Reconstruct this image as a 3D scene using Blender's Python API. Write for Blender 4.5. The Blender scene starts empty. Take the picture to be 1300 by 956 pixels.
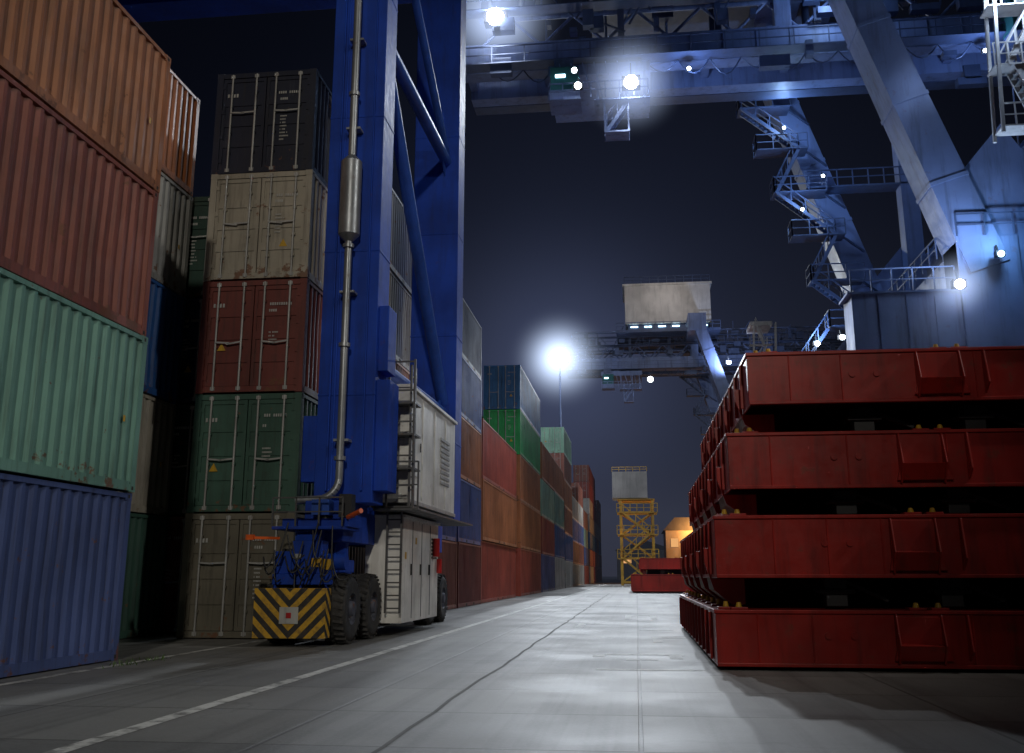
import bpy, math, random, bmesh
from mathutils import Vector, Matrix
random.seed(7)
S = bpy.context.scene
COL = S.collection

# ------------------------------------------------------------ mesh builder
class MB:
    def __init__(s): s.v=[]; s.f=[]; s.m=[]; s.sm=[]
    def add(s,vs,fs,mi=0,smooth=False):
        b=len(s.v); s.v+= [tuple(p) for p in vs]
        for f in fs:
            s.f.append([b+i for i in f]); s.m.append(mi); s.sm.append(smooth)
    def box(s,x0,x1,y0,y1,z0,z1,mi=0):
        s.add([(x0,y0,z0),(x1,y0,z0),(x1,y1,z0),(x0,y1,z0),(x0,y0,z1),(x1,y0,z1),(x1,y1,z1),(x0,y1,z1)],
              [(0,3,2,1),(4,5,6,7),(0,1,5,4),(1,2,6,5),(2,3,7,6),(3,0,4,7)],mi)
    def frame(s,p,q):
        p=Vector(p);q=Vector(q);d=(q-p).normalized()
        up=Vector((0,0,1)) if abs(d.z)<.95 else Vector((0,1,0))
        a=d.cross(up).normalized(); b=a.cross(d).normalized()
        return p,q,a,b
    def beam(s,p,q,w,h=None,mi=0,w2=None,h2=None):
        h=h or w; w2=w2 or w; h2=h2 or h
        p,q,a,b=s.frame(p,q)
        vs=[p-a*w/2-b*h/2,p+a*w/2-b*h/2,p+a*w/2+b*h/2,p-a*w/2+b*h/2,
            q-a*w2/2-b*h2/2,q+a*w2/2-b*h2/2,q+a*w2/2+b*h2/2,q-a*w2/2+b*h2/2]
        s.add(vs,[(0,1,2,3),(7,6,5,4),(0,4,5,1),(1,5,6,2),(2,6,7,3),(3,7,4,0)],mi)
    def tube(s,p,q,r,n=8,mi=0,r2=None):
        r2=r if r2 is None else r2
        p,q,a,b=s.frame(p,q); vs=[]
        for i in range(n):
            t=2*math.pi*i/n; vs.append(p+(a*math.cos(t)+b*math.sin(t))*r)
        for i in range(n):
            t=2*math.pi*i/n; vs.append(q+(a*math.cos(t)+b*math.sin(t))*r2)
        s.add(vs,[(i,(i+1)%n,n+(i+1)%n,n+i) for i in range(n)],mi,n>5)
        s.add(vs[:n],[tuple(range(n))],mi); s.add(vs[n:],[tuple(range(n))],mi)
    def path(s,pts,r,n=8,mi=0):
        for a,b in zip(pts[:-1],pts[1:]): s.tube(a,b,r,n,mi)
    def prism_y(s,poly,y0,y1,mi=0):
        n=len(poly); vs=[(x,y0,z) for x,z in poly]+[(x,y1,z) for x,z in poly]
        s.add(vs,[tuple(range(n)),tuple(range(2*n-1,n-1,-1))]+[(i,(i+1)%n,n+(i+1)%n,n+i) for i in range(n)],mi)
    def prism_x(s,poly,x0,x1,mi=0):
        n=len(poly); vs=[(x0,y,z) for y,z in poly]+[(x1,y,z) for y,z in poly]
        s.add(vs,[tuple(range(n)),tuple(range(2*n-1,n-1,-1))]+[(i,(i+1)%n,n+(i+1)%n,n+i) for i in range(n)],mi)
    def lathe_x(s,cx,cy,cz,prof,n=40,mi=0):
        vs=[];k=len(prof)
        for i in range(n):
            t=2*math.pi*i/n
            for (x,r) in prof: vs.append((cx+x,cy+r*math.cos(t),cz+r*math.sin(t)))
        fs=[]
        for i in range(n):
            j=(i+1)%n
            for a in range(k-1): fs.append((i*k+a,i*k+a+1,j*k+a+1,j*k+a))
        s.add(vs,fs,mi,True)
    def sphere(s,c,r,mi=0,n=12,k=8,sz=1):
        vs=[];fs=[]
        for j in range(k+1):
            ph=math.pi*j/k
            for i in range(n):
                t=2*math.pi*i/n
                vs.append((c[0]+r*math.sin(ph)*math.cos(t),c[1]+r*math.sin(ph)*math.sin(t),c[2]+r*sz*math.cos(ph)))
        for j in range(k):
            for i in range(n):
                fs.append((j*n+i,j*n+(i+1)%n,(j+1)*n+(i+1)%n,(j+1)*n+i))
        s.add(vs,fs,mi,True)
    def rail(s,p,q,h=1.1,sp=1.5,t=.05,mi=0):
        p=Vector(p);q=Vector(q);L=(q-p).length;n=max(1,int(L/sp));z=Vector((0,0,1))
        for i in range(n+1):
            a=p+(q-p)*i/n; s.beam(a,a+z*h,t,t,mi)
        s.beam(p+z*h,q+z*h,t,t,mi); s.beam(p+z*h*.5,q+z*h*.5,t*.8,t*.8,mi)
    def stair(s,p,q,wv,mi=0,rails=True,t=.06):
        p=Vector(p);q=Vector(q);wv=Vector(wv)
        s.beam(p,q,t,.22,mi); s.beam(p+wv,q+wv,t,.22,mi)
        n=max(2,int((q-p).length/.32)); d=(q-p); d2=Vector((d.x,d.y,0)); d2=d2.normalized()*.13 if d2.length>1e-4 else Vector((0,.1,0))
        for i in range(1,n):
            a=p+d*i/n; vs=[a-d2,a+d2,a+wv+d2,a+wv-d2]
            s.add(vs,[(0,1,2,3)],mi)
        if rails:
            z=Vector((0,0,1))
            for o in (Vector((0,0,0)),wv):
                s.beam(p+o+z*1.0,q+o+z*1.0,t*.8,t*.8,mi)
                for i in range(0,5): 
                    a=p+d*i/4+o; s.beam(a,a+z*1.0,t*.7,t*.7,mi)
    def build(s,name,mats,parent=None,bevel=0,loc=(0,0,0),recalc=True):
        me=bpy.data.meshes.new(name); me.from_pydata(s.v,[],s.f)
        for m in mats: me.materials.append(m)
        for p,mi,sm in zip(me.polygons,s.m,s.sm): p.material_index=mi; p.use_smooth=sm
        if recalc:
            bm=bmesh.new(); bm.from_mesh(me); bmesh.ops.recalc_face_normals(bm,faces=bm.faces); bm.to_mesh(me); bm.free()
        ob=bpy.data.objects.new(name,me); COL.objects.link(ob); ob.location=loc
        if parent: ob.parent=parent
        if bevel:
            b=ob.modifiers.new("bevel",'BEVEL'); b.width=bevel; b.segments=2; b.limit_method='ANGLE'; b.angle_limit=math.radians(50)
        return ob
def empty(name,loc=(0,0,0)):
    o=bpy.data.objects.new(name,None); COL.objects.link(o); o.location=loc; return o

# ------------------------------------------------------------ materials
def nt(name):
    m=bpy.data.materials.new(name); m.use_nodes=True; n=m.node_tree; n.nodes.clear()
    out=n.nodes.new('ShaderNodeOutputMaterial'); return m,n,out
def ramp(n,src,a,b,c0=(0,0,0,1),c1=(1,1,1,1)):
    r=n.nodes.new('ShaderNodeValToRGB'); r.color_ramp.elements[0].position=a; r.color_ramp.elements[1].position=b
    r.color_ramp.elements[0].color=c0; r.color_ramp.elements[1].color=c1
    n.links.new(src,r.inputs[0]); return r.outputs[0]
def noise(n,vec,scale,detail=6,rough=.55):
    t=n.nodes.new('ShaderNodeTexNoise'); t.inputs['Scale'].default_value=scale; t.inputs['Detail'].default_value=min(detail,4)
    t.inputs['Roughness'].default_value=rough; n.links.new(vec,t.inputs['Vector']); return t.outputs['Fac']
def mixc(n,f,a,b,mode='MIX'):
    x=n.nodes.new('ShaderNodeMix'); x.data_type='RGBA'; x.blend_type=mode
    if isinstance(f,(int,float)): x.inputs[0].default_value=f
    else: n.links.new(f,x.inputs[0])
    for i,c in ((6,a),(7,b)):
        if isinstance(c,(tuple,list)): x.inputs[i].default_value=(*c[:3],1)
        else: n.links.new(c,x.inputs[i])
    return x.outputs[2]
def math_(n,op,a,b=0.0,clamp=False):
    x=n.nodes.new('ShaderNodeMath'); x.operation=op; x.use_clamp=clamp
    for i,c in ((0,a),(1,b)):
        if isinstance(c,(int,float)): x.inputs[i].default_value=c
        else: n.links.new(c,x.inputs[i])
    return x.outputs[0]
def mapping(n,vec,scale=(1,1,1),rot=(0,0,0)):
    x=n.nodes.new('ShaderNodeMapping'); x.inputs['Scale'].default_value=scale; x.inputs['Rotation'].default_value=rot
    n.links.new(vec,x.inputs['Vector']); return x.outputs[0]
def bsdf(n,out,col,rough,metal=0,bump=None,bs=.3,bd=.02,spec=None):
    b=n.nodes.new('ShaderNodeBsdfPrincipled')
    if isinstance(col,(tuple,list)): b.inputs['Base Color'].default_value=(*col[:3],1)
    else: n.links.new(col,b.inputs['Base Color'])
    if isinstance(rough,(int,float)): b.inputs['Roughness'].default_value=rough
    else: n.links.new(rough,b.inputs['Roughness'])
    b.inputs['Metallic'].default_value=metal
    if spec is not None: b.inputs['Specular IOR Level'].default_value=spec
    if bump is not None:
        u=n.nodes.new('ShaderNodeBump'); u.inputs['Strength'].default_value=bs; u.inputs['Distance'].default_value=bd
        n.links.new(bump,u.inputs['Height']); n.links.new(u.outputs[0],b.inputs['Normal'])
    n.links.new(b.outputs[0],out.inputs[0]); return b
def sc(c,k): return tuple(min(1,x*k) for x in c)

def painted(name,col,rough=.45,metal=0,dirt=.35,rust=.0,scale=1.0,dirtcol=(.03,.027,.022),bump=False,spec=None):
    m,n,out=nt(name)
    tc=n.nodes.new('ShaderNodeTexCoord').outputs['Object']
    v=mapping(n,tc,(scale,)*3)
    n1=noise(n,v,.7,5)
    c=mixc(n,ramp(n,n1,.35,.65),sc(col,.72),sc(col,1.15))
    st=noise(n,mapping(n,tc,(5*scale,5*scale,.5*scale)),1.2,6,.65)
    d=math_(n,'MULTIPLY',ramp(n,st,.5,.72),dirt)
    c=mixc(n,d,c,dirtcol)
    nf=noise(n,v,5,10,.65)
    if rust>0:
        r=math_(n,'MULTIPLY',ramp(n,nf,.64-rust*.1,.70-rust*.1),min(1,rust*1.6))
        c=mixc(n,r,c,(.13,.05,.022))
    rg=math_(n,'ADD',math_(n,'MULTIPLY',nf,.35),rough-.17)
    bsdf(n,out,c,rg,metal,nf if bump else None,.12,.01,spec)
    return m

def container_mat(name,col,rust=.4):
    m,n,out=nt(name)
    tc=n.nodes.new('ShaderNodeTexCoord').outputs['Object']
    oi=n.nodes.new('ShaderNodeObjectInfo')
    cb=n.nodes.new('ShaderNodeCombineXYZ'); 
    rr=math_(n,'MULTIPLY',oi.outputs['Random'],71.0); n.links.new(rr,cb.inputs[0]); n.links.new(rr,cb.inputs[1])
    va=n.nodes.new('ShaderNodeVectorMath'); va.operation='ADD'; n.links.new(tc,va.inputs[0]); n.links.new(cb.outputs[0],va.inputs[1])
    v=va.outputs[0]
    n1=noise(n,v,.45,4)
    c=mixc(n,ramp(n,n1,.35,.68),sc(col,.7),tuple(min(1,x*1.12+.006) for x in col))
    st=noise(n,mapping(n,v,(7,7,.45)),1.0,6,.7)
    c=mixc(n,math_(n,'MULTIPLY',ramp(n,st,.50,.74),.55),c,(.03,.027,.022))
    c=mixc(n,math_(n,'MULTIPLY',ramp(n,st,.26,.40,(1,1,1,1),(0,0,0,1)),.28),c,tuple(x*.75+.09 for x in col))
    sep=n.nodes.new('ShaderNodeSeparateXYZ'); n.links.new(tc,sep.inputs[0])
    mr=n.nodes.new('ShaderNodeMapRange'); n.links.new(sep.outputs[2],mr.inputs[0]); mr.inputs[1].default_value=0; mr.inputs[2].default_value=.5; mr.inputs[3].default_value=.13; mr.inputs[4].default_value=0
    nf=noise(n,v,2.6,10,.72)
    rv=math_(n,'ADD',nf,mr.outputs[0])
    t=.70-.12*rust
    r=math_(n,'MULTIPLY',ramp(n,rv,t,t+.05),.85)
    c=mixc(n,r,c,mixc(n,nf,(.06,.022,.012),(.22,.09,.04)))
    rg=math_(n,'ADD',math_(n,'MULTIPLY',nf,.3),.38)
    bsdf(n,out,c,rg,0,n1,.3,.08,.4)
    return m

def emis(name,col,st):
    m,n,out=nt(name); e=n.nodes.new('ShaderNodeEmission'); e.inputs[0].default_value=(*col,1); e.inputs[1].default_value=st
    n.links.new(e.outputs[0],out.inputs[0])
    try: m.cycles.emission_sampling='NONE'
    except Exception: pass
    return m

M_galv=painted('galvanised_steel',(.42,.42,.40),.5,.3,.3,.25)
M_mark=painted('white_marking',(.5,.5,.47),.6,0,.4)
M_yel=painted('yellow_paint',(.62,.36,.02),.5,0,.35,.2)
M_black=painted('black_steel',(.02,.02,.022),.5,0,.2)
M_rubber=painted('tyre_rubber',(.028,.027,.026),.75,0,.5,0,2,(.09,.08,.065))
M_under=painted('container_underside',(.03,.028,.026),.8)

CC={}
def C(k):
    T={'blue':((.075,.115,.29),.45),'mint':((.18,.37,.30),.35),'brown':((.27,.08,.05),.55),'rustbrown':((.38,.15,.06),.4),
       'orange':((.42,.14,.05),.4),'grey':((.33,.33,.31),.5),'cream':((.42,.38,.30),.5),'navy':((.010,.014,.034),.1),
       'maroon':((.18,.04,.03),.3),'green':((.055,.13,.095),.3),'olive':((.15,.135,.10),.5),'royal':((.02,.10,.32),.3),
       'skyblue':((.04,.20,.45),.2),'vivid':((.02,.38,.10),.1),'red':((.36,.06,.035),.3),'dkgreen':((.02,.055,.04),.2),
       'dkblue':((.012,.03,.09),.2),'white':((.55,.55,.52),.4),'lgreen':((.28,.55,.40),.3),'steel':((.16,.17,.20),.4)}
    if k not in CC: CC[k]=container_mat('container_paint_'+k,*T[k])
    return CC[k]

# ------------------------------------------------------------ containers
CM={}
def container_mesh(L,H,var=0):
    if (L,H,var) in CM: return CM[(L,H,var)]
    m=MB(); W=2.438; h=W/2
    for sx in (-1,1):
        for y in (0,L-.15):
            xa,xb=sorted((sx*h,sx*(h-.15))); m.box(xa,xb,y,y+.15,.10,H-.10,0)
        for y0_,y1_ in ((-.004,.178),(L-.178,L+.004)):
            for z0,z1 in ((0,.118),(H-.118,H)):
                xa,xb=sorted((sx*(h+.004),sx*(h-.162))); m.box(xa,xb,y0_,y1_,z0,z1,0)
                xm=sx*(h+.0055); ym=(y0_+y1_)/2
                m.add([(xm,ym-.03,z0+.03),(xm,ym+.03,z0+.03),(xm,ym+.03,z1-.03),(xm,ym-.03,z1-.03)],[(0,1,2,3)],3)
        xa,xb=sorted((sx*(h-.002),sx*(h-.09))); m.box(xa,xb,.178,L-.178,.015,.165,0)
        xa,xb=sorted((sx*(h-.002),sx*(h-.06))); m.box(xa,xb,.178,L-.178,H-.085,H-.012,0)
        for fy in (L/2-1.1,L/2+.8):
            xm=sx*(h+.001); m.add([(xm,fy,.03),(xm,fy+.33,.03),(xm,fy+.33,.13),(xm,fy,.13)],[(0,1,2,3)],3)
        pts=[]; y=.15; out=h-.014; inn=h-.056; n=round((L-.3)/.278); p=(L-.3)/n
        rd=random.Random(var*31+sx); dn=[(rd.uniform(1,L-1),rd.uniform(.3,.8),rd.uniform(.01,.035)) for _ in range(3)]
        for i in range(n):
            pts+=[(out,y),(out,y+p*.26),(inn,y+p*.5),(inn,y+p*.76)]; y+=p
        pts.append((out,L-.15))
        vs=[];fs=[]
        zs=(.16,.16+(H-.24)*.35,.16+(H-.24)*.68,H-.08)
        for (x,yy) in pts:
            for k,z in enumerate(zs):
                dx=0
                if 0<k<3:
                    for (c0,w0,a0) in dn: dx+=a0*math.exp(-((yy-c0)/w0)**2)*(1 if (k==1)==(c0>L/2) else .3)
                vs.append((sx*(x-dx),yy,z))
        for i in range(len(pts)-1):
            for k in range(3): fs.append((4*i+k,4*i+4+k,4*i+5+k,4*i+1+k))
        m.add(vs,fs,0)
        if L>10 and var%2==0: yy=L-.55; x=sx*(h-.010); m.add([(x,yy,H*.42),(x,yy+.07,H*.42),(x,yy+.07,H*.42+.1),(x,yy,H*.42+.1)],[(0,1,2,3)],4)
    m.box(-h+.05,h-.05,.06,L-.06,H-.05,H-.03,0)
    m.box(-h+.08,h-.08,.06,L-.06,.06,.14,3)
    pts=[];x=-h+.15;n=9;p=(W-.3)/n
    for i in range(n): pts+=[(x,L-.015),(x+p*.26,L-.015),(x+p*.5,L-.05),(x+p*.76,L-.05)]; x+=p
    pts.append((h-.15,L-.015)); vs=[];fs=[]
    for (xx,yy) in pts: vs+=[(xx,yy,.16),(xx,yy,H-.08)]
    for i in range(len(pts)-1): fs.append((2*i,2*i+2,2*i+3,2*i+1))
    m.add(vs,fs,0)
    m.box(-h+.162,h-.162,L-.10,L-.004,.02,.16,0); m.box(-h+.162,h-.162,L-.10,L-.004,H-.13,H-.01,0)
    m.box(-h+.162,h-.162,.004,.10,.02,.15,0); m.box(-h+.162,h-.162,.004,.10,H-.13,H-.01,0)
    rnd=random.Random(int(L*7)+var*13)
    hz=1.15+.2*(var%3)
    for sx in (-1,1):
        x0,x1=sorted((sx*.012,sx*(h-.155)))
        m.box(x0,x1,.055,.09,.16,H-.14,0)
        m.box(x0,x0+.07,.03,.055,.16,H-.14,0); m.box(x1-.07,x1,.03,.055,.16,H-.14,0)
        m.box(x0+.07,x1-.07,.03,.055,.16,.25,0); m.box(x0+.07,x1-.07,.03,.055,H-.23,H-.14,0)
        for k in range(1,4):
            zc=.25+(H-.48)*k/4; m.box(x0+.07,x1-.07,.032,.055,zc-.09,zc+.09,0)
        for rx in (.22,.78):
            xr=x0+(x1-x0)*rx
            m.tube((xr,.0,.05),(xr,.0,H-.05),.026,6,1)
            for z in (.10,H-.10): m.box(xr-.05,xr+.05,-.012,.02,z-.04,z+.04,1)
            for z in (.55,1.05,1.7,H-.5): m.box(xr-.045,xr+.045,-.005,.03,z-.03,z+.03,0)
            m.beam((xr,-.03,hz),(xr+(.33 if rx<.5 else -.33),-.03,hz-.03+rnd.uniform(-.02,.02)),.02,.035,1)
        for z in (.35,.95,1.6,H-.35):
            xh=x1-.0 if sx>0 else x0
            m.box(xh-.06,xh+.06,.012,.045,z-.05,z+.05,0)
    def glyphs(x,z,n,s):
        for k in range(n):
            if rnd.random()<.9: m.add([(x,.0285,z),(x+s*.5,.0285,z),(x+s*.5,.0285,z+s),(x,.0285,z+s)],[(0,1,2,3)],2)
            x+=s*.8
    glyphs(.30+rnd.uniform(0,.1),H-.5-rnd.uniform(0,.15),10,.065)
    glyphs(.36,H-.75,4,.06)
    zz=H-1.0-rnd.uniform(0,.3)
    for i in range(4+var%3*2): glyphs(.38,zz-i*.085,5+rnd.randint(0,3),.035)
    if var%3!=1: glyphs(-.95,H-.62,4,.09)
    if var%3!=2:
        tx=rnd.choice((-.8,.5)); tz=rnd.uniform(.7,1.2); m.add([(tx,.0283,tz),(tx+.2,.0283,tz),(tx+.1,.0283,tz+.18)],[(0,1,2)],4)
    me=m.build('tmp',[C('blue'),M_galv,M_mark,M_under,M_yel])
    d=me.data; bpy.data.objects.remove(me); CM[(L,H,var)]=d; d.name='container_%d'%int(L)
    return d
rndc=random.Random(3); cnt=[0]
def stack(xr,y0,L,H,cols,jit=.035):
    for i,c in enumerate(cols):
        cnt[0]+=1
        d=container_mesh(L,H,cnt[0]%4 if y0<62 else 0)
        o=bpy.data.objects.new('shipping_container',d); COL.objects.link(o)
        o.location=(xr-1.219+rndc.uniform(-jit,jit),y0+rndc.uniform(-jit,jit),.006+i*(H+.014))
        o.rotation_euler=(0,0,rndc.uniform(-.0015,.0015))
        o.material_slots[0].link='OBJECT'; o.material_slots[0].material=C(c)
F=12.19; T=6.058
stack(-8.1,3.1,F,2.59,['blue','mint','brown','rustbrown'])
stack(-10.62,9.6,F,2.59,['green','cream','royal','grey','orange'])
stack(-7.18,20.5,T,2.59,['olive','green','maroon','cream','navy'])
stack(-9.95,22.0,T,2.62,['maroon','dkgreen','dkblue','dkgreen'])
stack(-12.6,22.4,T,2.59,['navy','maroon','navy','dkblue'])
stack(-7.2,27.7,T,2.59,['brown','olive','orange','cream','steel'])
stack(-7.2,34.1,T,2.59,['brown','blue','orange','grey','steel'])
stack(-7.2,40.5,T,2.62,['maroon','blue','orange','blue','steel'])
stack(-10.0,40.5,T,2.59,['maroon','blue','orange','blue','steel'])
X=13.7
stack(-7.2,47.0,X,2.9,['red','orange','red'])
stack(-7.2,63.2,X,2.95,['red','orange','orange','vivid','skyblue'])
stack(-9.9,63.2,X,2.9,['red','orange','orange','green'])
stack(-7.2,78.0,F,2.9,['blue','red','lgreen','orange'])
stack(-7.2,90.6,F,2.9,['white','royal','mint','orange'])
stack(-7.2,103.5,F,2.75,['white','royal','brown','orange','brown','lgreen'])
stack(-7.2,116.3,F,2.59,['cream','orange','royal','grey'])
stack(-7.2,129,F,2.59,['grey','brown','royal','white','brown'])
stack(-7.2,142,F,2.59,['red','royal','mint','brown'])
stack(-7.0,156,F,2.59,['white','orange','royal','grey','white','red','brown'])
stack(-7.0,169,F,2.59,['brown','orange','royal','grey','maroon','brown','maroon'])
stack(-7.0,182,F,2.59,['brown','orange','maroon','grey','brown'])
stack(-7.0,196,F,2.59,['brown','maroon','royal','grey','brown','maroon'])
stack(-9.9,90.6,F,2.9,['white','royal','mint','orange'])
stack(-10.3,29.0,T,2.59,['brown','olive','orange','cream','steel'])

# ------------------------------------------------------------ ground
def ground_mat(name):
    m,n,out=nt(name)
    tc=n.nodes.new('ShaderNodeTexCoord').outputs['Object']
    n1=noise(n,tc,.12,6,.6); n2=noise(n,tc,1.3,8,.7); n3=noise(n,tc,22,6,.7)
    c=mixc(n,ramp(n,n1,.35,.65),(.130,.130,.124),(.205,.204,.198))
    c=mixc(n,math_(n,'MULTIPLY',ramp(n,n2,.50,.75),.28),c,(.07,.068,.062))
    br=n.nodes.new('ShaderNodeTexBrick'); n.links.new(tc,br.inputs['Vector'])
    br.inputs['Scale'].default_value=1; br.inputs['Brick Width'].default_value=3.0; br.inputs['Row Height'].default_value=2.0
    br.inputs['Mortar Size'].default_value=.022; br.offset=0.0; br.inputs['Mortar Smooth'].default_value=.3
    br.inputs['Color1'].default_value=(.70,.70,.70,1); br.inputs['Color2'].default_value=(1.12,1.11,1.08,1); br.inputs['Mortar'].default_value=(.25,.23,.21,1)
    c=mixc(n,.85,c,br.outputs['Color'],'MULTIPLY')
    tr=noise(n,mapping(n,tc,(2.6,.035,1)),1.0,4,.6)
    c=mixc(n,math_(n,'MULTIPLY',ramp(n,tr,.48,.68),.55),c,(.045,.043,.04))
    vo=n.nodes.new('ShaderNodeTexVoronoi'); vo.feature='DISTANCE_TO_EDGE'; vo.inputs['Scale'].default_value=.2
    wv=n.nodes.new('ShaderNodeVectorMath'); wv.operation='ADD'; nn=n.nodes.new('ShaderNodeTexNoise'); nn.inputs['Scale'].default_value=1.2; nn.inputs['Detail'].default_value=4
    n.links.new(tc,nn.inputs['Vector']); n.links.new(tc,wv.inputs[0]); n.links.new(nn.outputs['Color'],wv.inputs[1]); n.links.new(wv.outputs[0],vo.inputs['Vector'])
    cr=ramp(n,vo.outputs['Distance'],.0015,.005,(1,1,1,1),(0,0,0,1))
    c=mixc(n,math_(n,'MULTIPLY',math_(n,'MULTIPLY',cr,ramp(n,n1,.45,.55)),.45),c,(.05,.048,.044))
    c=mixc(n,math_(n,'MULTIPLY',ramp(n,n3,.45,.75),.30),c,(.25,.245,.235))
    os_=noise(n,tc,.55,3,.5)
    c=mixc(n,math_(n,'MULTIPLY',ramp(n,os_,.62,.70),.6),c,(.04,.038,.034))
    rg=ramp(n,os_,.36,.66,(.60,.60,.60,1),(.50,.50,.50,1))
    hb=math_(n,'ADD',math_(n,'MULTIPLY',n3,.6),math_(n,'MULTIPLY',br.outputs['Fac'],-.8))
    bsdf(n,out,c,rg,0,hb,.4,.010,.42)
    return m
G=MB(); G.add([(-400,-100,0),(500,-100,0),(500,900,0),(-400,900,0)],[(0,1,2,3)])
G.build('ground',[ground_mat('concrete_yard')])

def worn(name,col,thr=.5):
    m,n,out=nt(name); tc=n.nodes.new('ShaderNodeTexCoord').outputs['Object']
    a=noise(n,tc,3.0,10,.75); b=noise(n,tc,.5,3)
    f=ramp(n,math_(n,'ADD',math_(n,'MULTIPLY',a,.7),math_(n,'MULTIPLY',b,.3)),thr-.07,thr+.05)
    c=mixc(n,f,col,(.14,.138,.13)); bsdf(n,out,c,.6); return m
P1=worn('worn_road_paint',(.55,.55,.52),.55); P2=worn('faded_road_paint',(.50,.50,.47),.53)
L=MB(); L.add([(-4.46,-2,.004),(-4.29,-2,.004),(-4.29,210,.004),(-4.46,210,.004)],[(0,1,2,3)],0)
L.build('lane_line',[P1])
L=MB(); L.add([(-7.86,3,.004),(-7.72,3,.004),(-7.5,26,.004),(-7.62,26,.004)],[(0,1,2,3)],0)
L.build('lane_line',[P2])
L=MB()
def q(x0,x1,y0,y1,mi=0): L.add([(x0,y0,.004),(x1,y0,.004),(x1,y1,.004),(x0,y1,.004)],[(0,1,2,3)],mi)
q(-.55,.75,17.3,17.5); q(-.75,-.55,16.9,17.3); q(.5,.7,16.6,17.3); q(-.2,.3,16.3,16.5)
q(-.6,.9,14.6,14.75); q(-1.9,-1.0,28,28.3); q(-1.6,-1.4,26,28); q(-.4,.6,34,34.4); q(-.4,-.2,31,34); q(.4,.6,31,34)
q(.3,1.0,22.0,22.3); q(.3,.5,20.6,22); q(-.9,-.2,44,44.4); q(-3,-2.2,52,52.5); q(.0,.9,25.0,25.2)
L.build('bay_marking',[P2])
L=MB(); rs=random.Random(9)
for xc,ya,yb in ((-2.0,-5,75),):
    y=ya; xo=0
    while y<yb:
        xn=rs.uniform(-.03,.03); w=.022
        L.add([(xc+xo-w,y,.003),(xc+xo+w,y,.003),(xc+xn+w,y+1,.003),(xc+xn-w,y+1,.003)],[(0,1,2,3)],0); xo=xn; y+=1
L.build('joint_sealant',[painted('joint_tar',(.07,.067,.06),.8,0,.2)])
W=MB(); rw=random.Random(2)
for cx,cy in ((-7.55,14.6),(-7.6,15.5)):
    for i in range(30):
        a=rw.uniform(0,6.28); l=rw.uniform(.03,.10); bx=cx+rw.gauss(0,.10); by=cy+rw.gauss(0,.2); w=.012
        W.add([(bx-w*math.sin(a),by+w*math.cos(a),0),(bx+w*math.sin(a),by-w*math.cos(a),0),(bx+math.cos(a)*l*.7,by+math.sin(a)*l*.7,l)],[(0,1,2)])
W.build('weeds',[painted('weed_green',(.07,.13,.03),.6,0,.1)],recalc=False)

# ------------------------------------------------------------ RTG gantry crane
M_blue=painted('crane_blue_paint',(.012,.060,.42),.6,0,.35,.12,1,(.02,.025,.04),False,.22)
M_bluel=painted('crane_blue_lit',(.03,.10,.46),.5,0,.25,.1,1,(.02,.025,.04),False,.3)  # crane blue lightened: the lit look of the braces is in the colour
M_white=painted('cabinet_white_paint',(.78,.77,.72),.5,0,.3,.15,1.2)
M_pipe=painted('exhaust_steel',(.34,.36,.38),.4,.6,.35,.2)
M_orange=painted('orange_plastic',(.8,.13,.02),.35)
M_redp=painted('red_plastic',(.5,.02,.02),.35)
m,n,out=nt('hazard_stripes'); tc=n.nodes.new('ShaderNodeTexCoord').outputs['Object']; sp=n.nodes.new('ShaderNodeSeparateXYZ'); n.links.new(tc,sp.inputs[0])
ax=math_(n,'ABSOLUTE',math_(n,'ADD',sp.outputs[0],6.43)); t=math_(n,'ADD',math_(n,'MULTIPLY',ax,-1.0),math_(n,'ADD',sp.outputs[2],sp.outputs[1]))
t=math_(n,'GREATER_THAN',math_(n,'FRACT',math_(n,'MULTIPLY',t,3.6)),.5)
nz=noise(n,tc,6,8,.7); c=mixc(n,t,(.58,.33,.02),(.02,.02,.02)); c=mixc(n,math_(n,'MULTIPLY',ramp(n,nz,.45,.68),.6),c,(.08,.06,.04)); bsdf(n,out,c,.6,0,nz,.15,.01); M_haz=m

RTG=empty('gantry_crane',(0,0,0))
def part(mb,name,mats,bev=0): return mb.build(name,mats,RTG,bev)
a=MB()
a.box(-6.62,-5.38,20.0,20.95,2.75,20.0); a.box(-6.5,-5.1,28.0,29.0,2.75,20.0)
for z in (5,8.2,11.4,14.6): a.box(-6.63,-5.37,19.988,20.962,z,z+.05); a.box(-6.51,-5.09,27.988,29.012,z,z+.05)
a.box(-6.55,-5.45,19.5,29.5,20.0,21.4)
for y in (20.0,28.0): a.box(-31,-6.6,y,y+1.1,20.1,21.6)
for (y0,y1) in ((20.0,20.95),(28.0,29.0)): a.box(-31.2,-30.0,y0,y1,2.75,20.0)
a.box(-31,-30.2,19,30,1.9,2.75)
a.box(-6.55,-5.75,19.3,29.6,1.95,2.75)
a.box(-5.38,-5.16,20.15,20.85,5.55,7.0); a.box(-5.38,-5.08,20.1,20.9,3.0,5.35)
a.box(-6.95,-6.62,20.1,20.45,3.2,4.6)
for x in (-6.35,-6.25,-5.6): a.tube((x,19.96,3),(x,19.96,19.9),.03,6)
part(a,'portal_frame',[M_blue],.02)
a=MB()
for z in (13.8,5.9): a.tube((-5.65,20.9,z),(-5.5,28.05,z),.17,14)
a.tube((-5.65,20.95,13.4),(-5.5,28.05,6.2),.17,14)
a.tube((-5.65,20.95,18.4),(-5.5,28.05,14.0),.12,12)
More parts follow.
